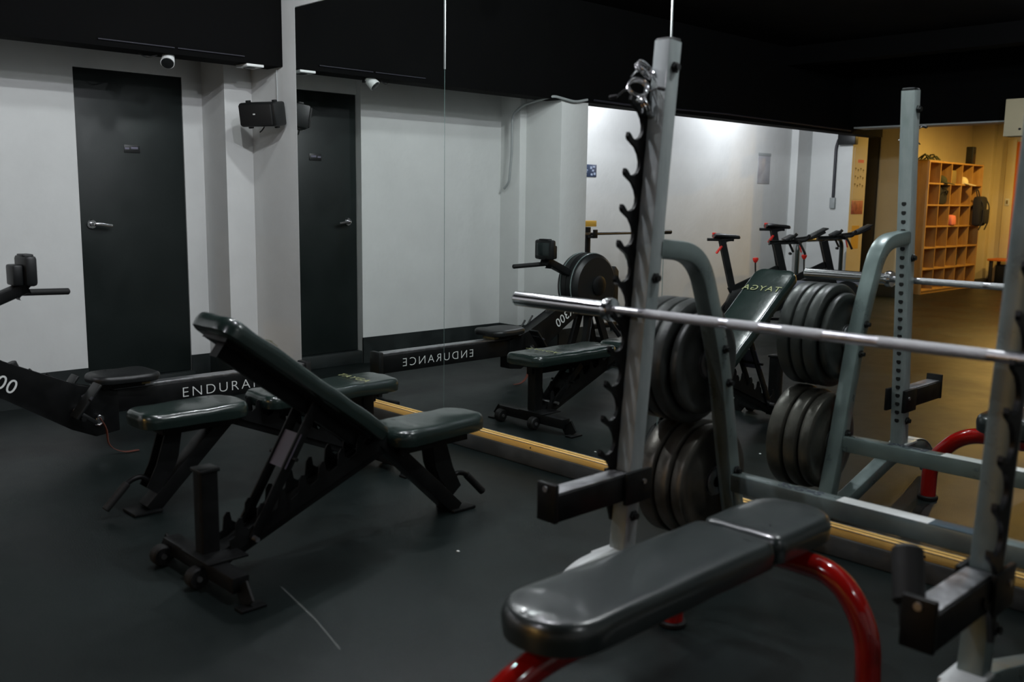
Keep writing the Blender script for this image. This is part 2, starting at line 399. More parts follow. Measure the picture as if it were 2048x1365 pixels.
# camera under the beam
t = thing('security_camera', 'white bullet security camera with dark lens hanging under the black beam', 'camera', (-5.60, -.735, 2.13))
ax = V((.55, -.35, -.62)).normalized()
MB().cyl((-5.64, -.71, 2.13), (-5.64, -.71, 2.10), .028, n=20, b=.004).build('mount', 'black_plastic', t)
MB().lathe(V((-5.635, -.715, 2.135)), ax, [(0, .020), (.012, .034), (.075, .040), (.082, .040)], 28).build('housing', 'white_plastic', t)
MB().lathe(V((-5.635, -.715, 2.135))+ax*.0815, ax, [(0, .036), (.004, .035), (.006, .028)], 28).build('lens', 'black_plastic', t)
MB().tube(fillet([(-5.60, -.80, 2.12), (-5.61, -.86, 2.10), (-5.63, -.90, 2.125)], .03), .004, 8).build('cable', 'black_rubber', t)
t = thing('wall_detector', 'flat white ceiling plate with dark slot at the beam corner beside the pillar', 'detector', (-5.60, -.2, 2.13))
MB().ext((-5.70, -.25, 2.112), (-5.555, -.13, 2.129), .004).build('cover', 'white_plastic', t)
MB().ext((-5.665, -.215, 2.108), (-5.60, -.165, 2.1125), .002).build('slot', 'black_plastic', t)
for i, (a, b_) in enumerate(((-1.16, -.72), (-.70, -.27))):
    tag(MB().tube([(-5.543, a, 2.165), (-5.543, b_, 2.165)], .004, 8).build('black_pipe', 'conduit_dark'), ['thin black pipe on the beam over the dark door', 'thin black pipe on the beam next to the pillar'][i], 'pipe', 'pipes on the black beam')
tag(MB().tube([(-5.541, -7.6, 2.16), (-5.541, -5, 2.175), (-5.541, -3.4, 2.15), (-5.541, -3.0, 2.155)], .009, 8).build('black_cable', 'conduit_dark'), 'long sagging black cable along the lower edge of the beam', 'cable')
tag(MB().tube(fillet([(-5.53, -2.9, 2.15), (-5.53, -2.75, 2.12), (-5.54, -2.5, 2.15), (-5.60, -2.45, 2.13), (-5.90, -2.50, 2.10), (-6.03, -2.50, 2.02), (-6.03, -2.50, 1.7), (-6.06, -2.50, 1.45), (-6.12, -2.5, 1.40)], .06), .011, 10).build('grey_conduit', 'conduit'), 'grey flexible conduit hanging from the beam against the slim pillar', 'conduit')
t = thing('wall_sign', 'small dark blue sign with white print at the left end of the bright recess wall', 'sign', (-6.6, -4.13, 1.6))
MB().ext((-6.6, -4.26, 1.545), (-6.594, -4.02, 1.67), .001).build('sign_board', 'sign_blue', t)
mb = MB()
for a, b_, c_, d_ in ((-4.125, -4.045, 1.607, 1.617), (-4.115, -4.05, 1.59, 1.6), (-4.19, -4.16, 1.625, 1.65), (-4.235, -4.20, 1.64, 1.655), (-4.22, -4.19, 1.60, 1.62), (-4.245, -4.215, 1.565, 1.59), (-4.20, -4.17, 1.56, 1.58)): mb.ext((-6.594, a, c_), (-6.5932, b_, d_))
mb.build('sign_print', 'sign_print', t)
t = thing('wall_notice', 'grey laminated notice high on the bright wall above the bikes', 'notice', (-6.6, -7.45, 1.7))
MB().ext((-6.6, -7.60, 1.54), (-6.595, -7.32, 1.92), .001).build('notice_sheet', 'sign_grey', t)
MB().ext((-6.597, -7.605, 1.885), (-6.592, -7.315, 1.92), .001).build('notice_rail', 'conduit', t)
tag(MB().tube(fillet([(-6.102, -8.435, 2.12), (-6.12, -8.435, 2.12), (-6.15, -8.435, 2.02), (-6.15, -8.435, 1.6), (-6.15, -8.435, 1.38)], .08), .020, 10).build('dark_conduit', 'conduit_dark'), 'dark conduit curving down the white pillar beside the lobby opening', 'conduit')
t = thing('socket_box', 'small surface socket box at the lower end of the dark conduit', 'socket', (-6.15, -8.45, 1.3))
MB().ext((-6.185, -8.45, 1.24), (-6.115, -8.41, 1.378), .004).build('box_body', 'conduit', t)
tag(MB().ext((-6.1, -8.45, 2.05), (-5.86, -8.36, 2.20), .01).build('junction_box', 'black_plastic'), 'black junction box under the beam at the corner of the lobby opening', 'box')
# posters on the lobby face of the far pillar
t = thing('poster', 'cream exercise poster with rows of small dark figures beside the lobby opening', 'poster', (-5.925, -8.7, 1.6))
MB().ext((-5.925, -8.83, 1.36), (-5.922, -8.50, 2.02)).build('poster_sheet', 'paper', t)
mb = MB()
for r_ in range(3):
    for c_ in range(4):
        yy = -8.55-.07*c_; zz = 1.73-.10*r_+(.018 if c_ % 2 == 0 else 0)
        mb.ext((-5.922, yy-.022, zz), (-5.9215, yy+.016, zz+.014)); mb.ext((-5.922, yy-.004, zz-.022), (-5.9215, yy+.006, zz+.02))
mb.build('poster_figures', 'khaki', t)
mb = MB(); mb.ext((-5.922, -8.76, 1.83), (-5.9215, -8.60, 1.87)); mb.build('poster_title', 'fabric_pink', t)
tag(MB().ext((-5.925, -8.81, 1.17), (-5.921, -8.50, 1.345), .001).build('photo_print', 'photo_red'), 'dark red landscape photo print below the exercise poster', 'picture')
tag(MB().ext((-5.925, -8.75, .72), (-5.9225, -8.55, 1.02)).build('yellow_notice', 'yellow_sign'), 'yellow notice low on the face beside the lobby opening', 'notice')

# ================================================================== WEIGHT RACK
XL, XR = -1.850, -.765
def upy(z): return -1.025+.0925*z      # uprights lean towards the mirror
rack = thing('weight_rack', 'grey half power rack with hooked uprights and plate storage in front of the mirror', 'rack', ((XL+XR)/2, -.7, 0))
for sx, X in ((-1, XL), (1, XR)):
    m = MB(); m.rtube([(X, upy(.215), .215), (X, upy(1.80), 1.80)], .062, .062, (1, 0, 0), .007)
    u = m.build('upright', 'scuffed_grey' if sx < 0 else 'rack_grey', rack)
    MB().box((X, upy(1.802), 1.803), (.056, .056, .012), .004).build('end_cap', 'black_plastic', u)
    m = MB()
    for k in range(26):
        z = .33+.0395*k; m.cyl((X, upy(z)+.0305, z), (X, upy(z)+.0318, z), .011, n=14)
    m.build('adjustment_holes', 'black_rubber', u)
    for z in (1.72, 1.08, .33):
        b_ = MB(); b_.cyl((X+.031, upy(z)-.0, z), (X+.041, upy(z)-.0, z), .018, n=6, b=.003); b_.cyl((X+.04, upy(z), z), (X+.050, upy(z), z), .010, n=12); b_.build('bolt', 'black_plastic', u)
    # hooked catch strip on the outer side
    Xp = X+sx*.036; out = []
    def P(f, z): return (upy(z)-.031+(f*1.15-.010 if f < 0 else f), z)
    z0 = .335; zt = 1.65; sp = .1085; n_ = 12
    out.append(P(.012, z0-.03)); out.append(P(.004, z0-.03))
    for k in range(n_):
        b0 = z0+.015+k*sp
        out += [P(-.004, b0), P(-.012, b0+.022), P(-.028, b0+.044), P(-.060, b0+.066), P(-.064, b0+.076), P(-.062, b0+.088), P(-.054, b0+.084), P(-.040, b0+.068), P(-.026, b0+.0665), P(-.012, b0+.074), P(-.004, b0+.090)]
    out += [P(-.002, zt+.02), P(.012, zt+.02)]
    m = MB(); m.poly(out, .012, (1, 0, 0), (Xp, 0, 0), b=0); m.build('hook_strip', 'black_steel', rack)
    # bowed foot rail
    path = fillet([(X, -.30, .035), (X, -.48, .045), (X, -.93, .172), (X, -1.12, .188), (X, -1.25, .165), (X, -1.36, .035)], .12, 8)
    fr = MB().rtube(path, .062, .058, (1, 0, 0), .008).build('foot_rail', 'rack_grey', rack)
    MB().box((X, -1.05, .214), (.085, .12, .012), .003).build('base_plate', 'light_foot', fr)
    MB().rtube(fillet([(X, -1.10, .2195), (X, -1.2, .212), (X, -1.30, .165), (X, -1.375, .065)], .06, 5), .064, .004, (1, 0, 0), .0015).build('foot_cap', 'light_foot', fr)
    # arched rear post carrying the plate pegs
    path = fillet([(X, upy(1.17)+.02, 1.170), (X, -.66, 1.150), (X, -.515, .80), (X, -.40, .30), (X, -.33, .062)], .15, 9)
    rp = MB().rtube(path, .062, .062, (1, 0, 0), .008).build('rear_post', 'rack_grey', rack)
    for z, y in ((.816, -.521), (.694, -.488), (.366, -.414)):
        b_ = MB(); b_.cyl((X+.031, y, z), (X+.040, y, z), .017, n=6, b=.003); b_.cyl((X+.04, y, z), (X+.052, y, z), .009, n=12); b_.build('bolt', 'black_plastic', rp)
    for z, y in ((.756, -.509), (.314, -.436)):
        m = MB(); m.cyl((X+sx*.031, y, z), (X+sx*.34, y, z), .0245, n=28, b=.003); m.cyl((X+sx*.031, y, z), (X+sx*.036, y, z), .05, n=28); m.build('plate_peg', 'brushed', rack)
# lower cross bar
cb = MB().ext((XL+.03, -.445, .292), (XR-.03, -.385, .356), .005).build('cross_bar', 'rack_grey', rack)
MB().ext((-1.12, -.444, .3562), (-.98+.04, -.386, .3578), .0006).build('blue_tape', 'tape_blue', cb)
MB().ext((-1.42, -.4445, .3560), (-1.12, -.3855, .3570), .0004).build('white_tape', 'white_plastic', cb)
MB().text('SxG=S', .058, (-1.64, -.437, .3568), (1, .0, 0), (0, 1, 0), .0004, bold=.0012).build('handwriting', 'ink', cb)
for X in (XL, XR):
    a = MB(); a.ext((X-.036, -1.345, .388), (X+.036, -.965, .470), .004)
    am = a.build('spotter_arm', 'black_steel', rack)
    p = MB(); p.ext((X-.037, -1.362, .386), (X+.037, -1.345, .502), .003); p.build('end_plate', 'black_steel', am)
    p = MB(); p.ext((X-.030, -1.34, .4705), (X+.030, -1.03, .4745), .001); p.build('wear_strip', 'brushed', am)
    MB().ext((X-.048, -1.05, .375), (X-.033, -.925, .478), .003).build('bracket', 'black_steel', am)
    MB().ext((X+.033, -1.05, .375), (X+.048, -.925, .478), .003).build('bracket', 'black_steel', am)
    MB().cyl((X, -1.363, .485), (X, -1.368, .485), .009, n=12).build('bolt', 'brushed', am)
    MB().cyl((X+.048, -.965, .44), (X+.053, -.965, .44), .008, n=12).build('bolt', 'brushed', am)
# rubber handle on the right arm
h = MB(); h.cyl((XR-.045, -1.30, .455), (XR-.085, -1.235, .56), .034, n=28, b=.008); 
h.build('rubber_grip', 'black_rubber', rack)
h = MB(); h.cyl((XR-.03, -1.325, .42), (XR-.047, -1.297, .46), .022, n=20); h.build('grip_pin', 'black_steel', rack)
# spring clips hanging from the left upright
for i, (dy, dz, tl) in enumerate(((-.062, .055, .2), (-.090, .0, -.5), (-.058, -.055, 1.0))):
    t = thing('spring_clip', ['chrome barbell spring clip hanging highest on the left upright', 'chrome spring clip with black handle tips, leftmost on the upright', 'lowest chrome spring clip hooked at the left upright'][i], 'clip', (XL, upy(1.66)+dy, 1.68+dz), 'barbell spring clips on the upright')
    c0 = V((XL-.030, upy(1.66)+dy, 1.655+dz)); pts = []
    ax_ = V((.5, .6*tl, .4)).normalized(); xx, yy, _ = frame_from(ax_)
    for k in range(61):
        a = 2*PI*2.6*k/60; pts.append(c0+xx*(.031*math.cos(a))+yy*(.031*math.sin(a))+ax_*(.022*k/60-.01))
    MB().tube(pts, .0028, 8).build('coil', 'chrome', t)
    for q, pe in ((pts[0], -1), (pts[-1], 1)):
        dr = (q-c0).normalized(); e = q+dr*.03+V((0, 0, .014*pe)); MB().tube([q, q+dr*.01, e], .0028, 8).build('arm', 'chrome', t)
        if i == 1: MB().cyl(e, e+dr*.025, .006, n=10, b=.002).build('handle_tip', 'black_rubber', t)
# plates: each a thing
def plate(X, y, z, r, th, label, sx=-1, m_='plate_iron'):
    t = thing('weight_plate', label, 'weight plate', (X, y, z), 'plates stored on the rack pegs')
    b_ = min(.012, th*.3)
    m = MB(); m.lathe((X-th/2, y, z), (1, 0, 0), [(0, .052), (0, r*.55), (.006, r*.62), (.006, r*.80), (0, r*.86), (0, r-b_), (b_*.4, r-b_*.3), (b_, r), (th-b_, r), (th-b_*.4, r-b_*.3), (th, r-b_), (th, r*.86), (th-.006, r*.80), (th-.006, r*.62), (th, r*.55), (th, .052)], 72, caps=False)
    m.build('disc', m_, t)
    h = MB(); h.lathe((X-th/2-.001, y, z), (1, 0, 0), [(0, .0265), (0, .054), (th+.002, .054), (th+.002, .0265)], 40, caps=False); h.build('hub_ring', 'brushed', t)
x = XL-.042
for th, r, lb in ((.034, .185, 'smaller dark plate on the upper peg, nearest the post'), (.052, .222, 'large dark plate on the upper peg behind the small one'), (.052, .222, 'large dark plate in the middle of the upper peg'), (.060, .222, 'large dark plate at the outer end of the upper peg')):
    plate(x-th/2, -.509+(.185-r)*0, .756-(.0245 if 0 else .0), r, th, lb); x -= th+.004
x = XL-.042
for th, r, lb in ((.050, .205, 'dark plate with worn bright rim on the lower peg, nearest the post'), (.060, .215, 'large dark plate in the middle of the lower peg'), (.070, .222, 'thick dark plate at the outer end of the lower peg')):
    plate(x-th/2, -.436, .314, r, th, lb, m_='worn_iron'); x -= th+.005
# barbell
bz, by = .9745, -.990
t = thing('barbell', 'unloaded steel barbell resting across the hooks of the rack', 'barbell', (-1.27, by, bz))
cx = (XL+XR)/2+.02
m = MB(); m.cyl((-1.93, by, bz), (-.61, by, bz), .0145, n=24); m.build('shaft', 'brushed', t)
for a, b_ in ((-1.80, -1.53), (-1.27-.06, -1.27+.06), (-1.50, -1.40), (-1.06, -.80)):
    MB().cyl((a, by, bz), (b_, by, bz), .0150, n=24).build('knurling', 'knurled', t)
for sx, xe, xc in ((-1, -2.365, -1.93), (1, -.175, -.61)):
    m = MB(); m.lathe((xc, by, bz), (sx, 0, 0), [(0, .030), (0, .036), (.012, .038), (.026, .036), (.03, .0252), (abs(xe-xc)-.004, .0252), (abs(xe-xc), .0225)], 32); m.build('sleeve', 'chrome', t)

# ================================================================== RED BENCH
t = thing('flat_bench', 'flat black padded bench on glossy red tube legs inside the rack', 'bench', (-1.36, -1.4, 0))
def under(x): return x
XB = -1.345
MB().pad((XB, -1.145, .372), (0, -1, 0), (1, 0, 0), (0, 0, 1),   .815, .25, .076, rc=.115, rc0=.03, wrinkle=.0025).build('long_pad', 'leather', t)
MB().pad((XB, -1.135, .372), (0, 1, 0), (1, 0, 0), (0, 0, 1), .335, .25, .076, rc=.09, rc0=.03, w0=.25, wrinkle=.003).build('head_pad', 'leather', t)
m = MB(); m.ext((XB-.085, -1.86, .354), (XB+.085, -.86, .372), .003); m.build('under_board', 'black_steel', t)
y = -.955
pts = fillet([(XB-.335, y, .012), (XB-.335, y, .18), (XB-.20, y, .330), (XB+.20, y, .330), (XB+.295, y, .20), (XB+.305, y, .012)], .14, 9)
lg = MB().tube(pts, .034, 26).build('leg', 'red_paint', t)
for sx in (-.335, .305): MB().cyl((XB+sx, y, .0), (XB+sx, y, .018), .044, n=26, b=.004).build('foot_cap', 'black_rubber', lg)
pts = fillet([(XB, -.97, .330), (XB, -1.93, .332), (XB-.03, -2.10, .22), (XB-.04, -2.14, .03)], .14, 9)
lg = MB().tube(pts, .036, 28).build('leg', 'red_paint', t)
MB().tube(fillet([(XB-.27, -2.14, .03), (XB+.23, -2.14, .03)], .02), .030, 20).build('cross_foot', 'red_paint', lg)
for sx in (-.28, .24): MB().cyl((XB+sx-.012, -2.14, .031), (XB+sx+.012, -2.14, .031), .0305, n=20, b=.004).build('end_cap', 'black_rubber', lg)

# ================================================================== ADJUSTABLE BENCHES
def bench(X0, Yw, dr, inc, label, tagged):
    t = thing('adjustable_bench', label, 'bench', (X0, Yw+dr*.6, 0))
    def P(u, z, v=0): return V((X0+v, Yw+dr*u, z))
    U = V((0, dr, 0))
    # rear cross foot with wheels
    m = MB(); m.bar(P(0, .062, -.25), P(0, .062, .27), .062, .055, .004); m.ext(P(-.05, .088, -.085), P(.10, .094, .085) if dr > 0 else P(.10, .094, .085)) if 0 else None
    m.build('rear_foot', 'black_steel', t)
    m = MB(); m.box(P(.03, .094, .03), (.20, .15, .008), .002); m.build('gusset_plate', 'black_steel', t)
    for v in (-.21, .065):
        m = MB(); m.cyl(P(-.055, .038, v-.022), P(-.055, .038, v+.022), .037, n=28, b=.006); wv = m.build('wheel', 'black_rubber', t)
        m = MB(); m.cyl(P(-.055, .038, v-.026), P(-.055, .038, v+.026), .010, n=12); m.build('axle_bolt', 'brushed', wv)
    for v in (.285, -.262):
        m = MB(); m.bar(P(0, .06, v-.01*(1 if v > 0 else -1)), P(0, .006, v+.03*(1 if v > 0 else -1)), .085, .008, .001, (0, 1, 0)); m.box(P(0, .005, v+.045*(1 if v > 0 else -1)), (.05, .09, .009), .002); m.build('foot_plate', 'black_steel', t)
    m = MB(); m.rtube([P(.02, .09), P(.02, .385)], .066, .066, (1, 0, 0), .01); po = m.build('post', 'black_steel', t)
    MB().box(P(.02, .388), (.076, .076, .014), .004).build('post_cap', 'black_plastic', po)
    # spine and front leg
    m = MB(); m.bar(P(.03, .055), P(.80, .372), .06, .075, .004, (1, 0, 0)); m.build('spine', 'black_steel', t)
    m = MB(); m.bar(P(.715, .405), P(1.13, .008), .062, .085, .004, (1, 0, 0)); fl = m.build('front_leg', 'black_steel', t)
    MB().box(P(1.15, .007, 0), (.125, .12, .012), .003).build('foot_plate', 'black_steel', fl)
    # toothed ladder plates
    sl = (.372-.055)/.77
    for v in (-.045, .045):
        out = []
        def Q(u, h): return (dr*u, .055+sl*(u-.03)+h)
        out += [Q(.08, .0), Q(.08, .055)]
        for k in range(7):
            u = .10+.085*k
            out += [Q(u, .055), Q(u+.004, .10), Q(u+.016, .112), Q(u+.028, .105), Q(u+.034, .070), Q(u+.052, .050), Q(u+.068, .052)]
        out += [Q(.72, .055), Q(.72, .0)]
        m = MB(); m.poly(out, .006, (1, 0, 0), (X0+v, Yw, 0)); m.build('toothed_plate', 'black_steel', t)
    # pads
    if inc:
        a = math.radians(36.5); j = P(.735, .425); d_ = V((0, -dr*math.cos(a), math.sin(a))); n_ = V((0, dr*math.sin(a), math.cos(a)))
        s0, s1 = P(.455, .60), P(.165, .115)
        j = j-n_*.055
    else:
        j = P(.62, .370); d_ = V((0, -dr, 0)); n_ = V((0, 0, 1)); s0, s1 = P(.36, .335), P(.13, .125)
    Lb = .83 if inc else .73
    bp = MB().pad(j, d_, (1, 0, 0), n_, Lb, .275, .062, rc=.06, w0=.262, wrinkle=.005).build('back_pad', 'green_leather', t)
    mb = MB(); off = .0705
    mb.text('TAYGA', .062, j+d_*(Lb-.215)+n_*off, (-dr, 0, 0), d_, .0005, align='CENTER', spacing=1.12, wscale=1.15)
    mb.build('pad_print', 'gold_print', bp)
    m = MB(); m.bar(j+d_*.03-n_*.030, j+d_*(Lb-.08)-n_*.030, .06, .045, .004, (1, 0, 0)); m.bar(j+d_*.06-n_*.006, j+d_*(Lb-.05)-n_*.006, .16, .012, .002, n_); m.build('back_frame', 'black_steel', t)
    if inc: so, sd, sn = P(.76, .345), V((0, dr, .02)).normalized(), V((0, -dr*.02, 1)).normalized(); Ls = .475
    else: so, sd, sn = P(.70, .362), V((0, dr, .0)).normalized(), V((0, 0, 1)); Ls = .475
    MB().pad(so, sd, (1, 0, 0), sn, Ls, .245, .066, rc=.075, w0=.27, wrinkle=.006).build('seat_pad', 'green_leather', t)
    m = MB(); m.bar(so+sd*.04-sn*.018, so+sd*(Ls-.09)-sn*.018, .15, .03, .003, sn); m.build('seat_frame', 'black_steel', t)
    # support struts with the grey label
    for v in (-.052, .052):
        m = MB(); m.bar(s0+V((v, 0, 0)), s1+V((v, 0, 0)), .012, .042, .002, (1, 0, 0)) if 0 else m.bar(s0+V((v, 0, 0)), s1+V((v, 0, 0)), .040, .010, .002, (1, 0, 0)); m.build('strut', 'black_steel', t)
    m = MB(); m.cyl(s1+V((-.085, 0, .006)), s1+V((.085, 0, .006)), .009, n=14); m.build('catch_pin', 'brushed', t)
    m = MB(); m.cyl(s0.lerp(s1, .45)+V((-.09, 0, 0)), s0.lerp(s1, .45)+V((.09, 0, 0)), .007, n=12); m.build('strut_pin', 'black_steel', t)
    if inc:
        dd = (s1-s0).normalized(); nn = V((0, dd.z, -dd.y))*(1 if True else 1)
        c_ = s0.lerp(s1, .40); R_ = Matrix((V((1, 0, 0)), dd, V((1, 0, 0)).cross(dd))).transposed()
        MB().box(c_-V((0, .011*dr, 0)), (.125, .135, .003), .0005, R_).build('warning_label', 'label_grey', t)
    else:
        dd = (s1-s0).normalized(); R_ = Matrix((V((1, 0, 0)), dd, V((1, 0, 0)).cross(dd))).transposed()
        MB().box(s0.lerp(s1, .45), (.125, .12, .008), .0005, R_).build('cross_plate', 'black_steel', t)
    # seat support and carrying handle
    for v in (-.036, .036):
        m = MB(); m.poly([(dr*.985, .340), (dr*1.055, .340), (dr*1.10, .20), (dr*1.145, .11), (dr*1.10, .075), (dr*1.03, .16), (dr*1.005, .22)], .008, (1, 0, 0), (X0+v, Yw, 0)); m.build('seat_bracket', 'black_steel', t)
    m = MB(); m.tube(fillet([P(1.12, .125), P(1.15, .155), P(1.20, .145), P(1.30, .045)], .03), .0115, 14); h = m.build('handle', 'black_steel', t)
    m = MB(); m.cyl(P(1.21, .135), P(1.305, .040), .0165, n=18, b=.003); m.build('handle_grip', 'black_rubber', h)
    return t
bench(-3.0, -1.87, 1, True, 'black adjustable bench with raised backrest and grey label, standing free on the floor', True)
bench(-3.83, -.58, -1, False, 'black adjustable bench set flat between the incline bench and the rowing machine', True)

# ================================================================== ROWING MACHINE
X = -4.93
t = thing('rowing_machine', 'black rowing machine with white ENDURANCE lettering along the rail by the left wall', 'rowing machine', (X, -1.3, 0))
rl = MB().ext((X-.045, -1.58, .195), (X+.045, -.262, .312), .005).build('rail', 'black_steel', t)
MB().ext((X-.036, -1.56, .312), (X+.036, -.285, .327), .003).build('rail_track', 'brushed', rl)
MB().ext((X-.052, -.285, .190), (X+.052, -.248, .335), .008).build('end_cap', 'black_plastic', rl)
tw = MB().text('ENDURANCE', .078, (X+.0452, -1.06, .226), (0, 1, 0), (0, 0, 1), .0005, spacing=1.28, wscale=1.12, bold=-.0012); tw.build('rail_print', 'white_print', rl)
m = MB(); m.rtube([(X, -.30, .195), (X, -.275, .02)], .05, .03, (1, 0, 0)); m.bar((X-.21, -.272, .022), (X+.21, -.272, .022), .045, .04, .008); m.build('rear_leg', 'black_steel', t)
# body box below the neck
m = MB(); m.poly([(-2.26, .58), (-2.14, .44), (-1.94, .335), (-1.64, .14), (-1.52, .085), (-1.40, .10), (-1.40, .31), (-1.60, .355), (-1.92, .505), (-2.14, .66)], .10, (1, 0, 0), (X, 0, 0), b=.006); nk = m.build('neck', 'black_steel', t)
dN = V((0, -1.90+1.60, .475-.335)).normalized()
a_ = V((0, .86, -.50)).normalized(); v_ = V((0, .50, .86)).normalized()
MB().text('R300', .098, (X+.0505, -2.085, .462), a_, v_, .0005, spacing=1.05).build('neck_print', 'white_print', nk)
m = MB(); m.cyl((X-.02, -1.865, .45), (X-.02, -1.885, .50), .028, n=8, b=.005); m.build('adjuster_knob', 'black_plastic', nk)
for yy, zz in ((-1.78, .445), (-1.70, .415)): MB().cyl((X-.10, yy, zz), (X-.085, yy+.085, zz-.085), .007, n=10, b=.002).build('heel_lever', 'black_steel', nk)
# seat on the rail
st = MB().pad((X, -1.53, .352), (0, 1, 0), (1, 0, 0), (0, 0, 1), .34, .28, .045, rc=.08, w0=.23, wrinkle=.006).build('seat', 'black_plastic', t)
MB().ext((X-.06, -1.48, .320), (X+.06, -1.26, .356), .006).build('seat_carriage', 'black_steel', st)
MB().ext((X-.058, -1.282, .328), (X+.062, -1.235, .366), .004).build('carriage_stop', 'khaki', st)
# foot rests
for sx in (-1, 1):
    xx = X+sx*.15
    m = MB(); R_ = Matrix.Rotation(math.radians(-38), 3, 'X'); m.box((xx, -1.60, .30), (.095, .016, .20), .006, R_); fp = m.build('foot_rest', 'black_plastic', t)
    m = MB(); m.tube([(xx-.05, -1.60, .31), (xx-.03, -1.565, .335), (xx+.03, -1.565, .335), (xx+.05, -1.60, .31)], .008, 10); m.build('foot_strap', 'fabric_black', fp)
    m = MB(); m.box((xx, -1.60, .215), (.09, .09, .02), .004, R_); m.build('heel_cup', 'black_plastic', fp)
m = MB(); m.cyl((X-.20, -1.63, .22), (X+.20, -1.63, .22), .013, n=16); m.build('foot_axle', 'black_steel', t)
for y, z in ((-1.615, .235), (-1.505, .178)):
    m = MB(); m.cyl((X+.05, y, z), (X+.068, y, z), .021, n=24, b=.003); m.cyl((X+.068, y, z), (X+.072, y, z), .010, n=6); m.build('roller_bolt', 'chrome', t)
m = MB(); m.tube([(X+.062, -1.53, .155), (X+.062, -1.51, .148), (X+.062, -1.49, .160)], .006, 8); m.build('chain_guard', 'chrome', t)
m = MB(); m.sweep(fillet([(X+.13, -1.53, .20), (X+.135, -1.50, .14), (X+.14, -1.50, .05), (X+.15, -1.43, .006), (X+.15, -1.35, .006)], .04), [(.010, .0015), (-.010, .0015), (-.010, -.0015), (.010, -.0015)], (1, 0, 0)); m.build('loose_strap', 'strap_red', t)
# flywheel housing
yc, zc, r_ = -2.27, .660, .245
m = MB(); m.lathe((X-.105, yc, zc), (1, 0, 0), [(0, .06), (0, r_-.03), (.02, r_-.006), (.03, r_), (.18, r_), (.19, r_-.006), (.21, r_-.03), (.21, .06)], 56); wh = m.build('flywheel_housing', 'black_plastic', t)
for k in range(3):
    m = MB(); m.tube([(X-.055+.055*k, yc+(r_+.001)*math.cos(a), zc+(r_+.001)*math.sin(a)) for a in [math.radians(d) for d in range(-30, 151, 10)]], .005, 8); m.build('housing_rib', 'rack_grey' if k != 1 else 'black_steel', wh)
m = MB(); m.lathe((X+.105, yc-.02, zc), (1, 0, 0), [(0, .075), (.012, .075), (.02, .06), (.022, .02)], 32); m.build('hub_cover', 'black_steel', wh)
m = MB(); m.poly([(-2.36, .60), (-2.36, .72), (-2.52, .80), (-2.56, .76), (-2.56, .50), (-2.48, .46)], .17, (1, 0, 0), (X, 0, 0), b=.01); m.build('front_shroud', 'black_plastic', t)
for sx in (-.05, .05):
    m = MB(); m.bar((X+sx, -2.26, .46), (X+sx*1.6, -2.14, .03), .045, .035, .005, (1, 0, 0)); m.bar((X+sx, -2.34, .46), (X+sx*1.6, -2.50, .03), .045, .035, .005, (1, 0, 0)); m.build('front_leg', 'black_steel', t)
m = MB(); m.bar((X-.30, -2.50, .03), (X+.30, -2.50, .03), .05, .05, .008); m.build('front_foot', 'black_steel', t)
m = MB(); m.bar((X-.22, -2.14, .03), (X+.22, -2.14, .03), .05, .05, .008); m.build('middle_foot', 'black_steel', t)
# monitor arm, monitor, handle
m = MB(); m.bar((X, -2.12, .735), (X, -1.80, .865), .055, .07, .008, (1, 0, 0)); m.bar((X, -1.86, .83), (X, -1.79, .90), .06, .05, .008, (1, 0, 0)); m.build('monitor_arm', 'black_steel', t)
m = MB(); m.box((X+.005, -1.795, .945), (.175, .055, .145), .016); mo = m.build('monitor', 'black_plastic', t)
MB().box((X+.005, -1.845, .925), (.11, .05, .10), .010).build('monitor_back', 'black_plastic', mo)
MB().box((X+.005, -1.7675, .948), (.125, .003, .095), .001).build('screen', 'screen_dark', mo)
MB().box((X+.005, -1.795, 1.018), (.09, .05, .012), .005).build('monitor_hood', 'black_plastic', mo)
h = MB().cyl((X-.02, -1.86, .838), (X-.10, -1.565, .822), .0165, n=18, b=.006).build('handle', 'black_rubber', t)
MB().tube([(X, -1.84, .83), (X, -1.95, .78), (X, -2.1, .72)], .004, 8).build('chain', 'brushed', t)

# ================================================================== STAND BEHIND THE ROWER
t = thing('squat_stand', 'black squat stand with chrome bar beside the pillar, seen behind the rowing machine', 'stand', (-5.97, -3.7, 0))
for y in (-3.43, -4.22):
    m = MB(); m.rtube([(-5.97, y, .02), (-5.97, y, 1.06)], .055, .055, (1, 0, 0)); p_ = m.build('post', 'black_steel', t)
    m = MB(); m.bar((-5.97, y, .50), (-5.70, y-.20, .04), .045, .04, .004); m.build('brace', 'black_steel', p_)
    m = MB(); m.bar((-6.30, y, .025), (-5.60, y, .025), .06, .05, .006); m.build('foot', 'black_steel', p_)
    m = MB(); m.ext((-5.935, y-.03, .96), (-5.86, y+.03, .985), .003); m.ext((-5.87, y-.03, .96), (-5.86, y+.03, 1.04), .003); m.build('cradle', 'black_steel', p_)
m = MB(); m.bar((-6.25, -3.43, .055), (-6.25, -4.22, .055), .05, .05, .005); m.build('cross_tube', 'black_steel', t)
m = MB(); m.ext((-6.0, -3.52, 1.065), (-5.93, -3.28, 1.12), .003); m.build('yellow_cap_plate', 'yellow_sign', t)
t = thing('barbell', 'short chrome bar resting on the black squat stand', 'barbell', (-5.9, -3.8, .998))
m = MB(); m.cyl((-5.895, -3.25, 1.0), (-5.895, -4.50, 1.0), .014, n=18); m.build('shaft', 'chrome', t)
for a, b_ in ((-3.30, -3.14), (-4.45, -4.62)):
    m = MB(); m.cyl((-5.895, a, 1.0), (-5.895, b_, 1.0), .022, n=18); m.build('sleeve', 'black_steel', t)

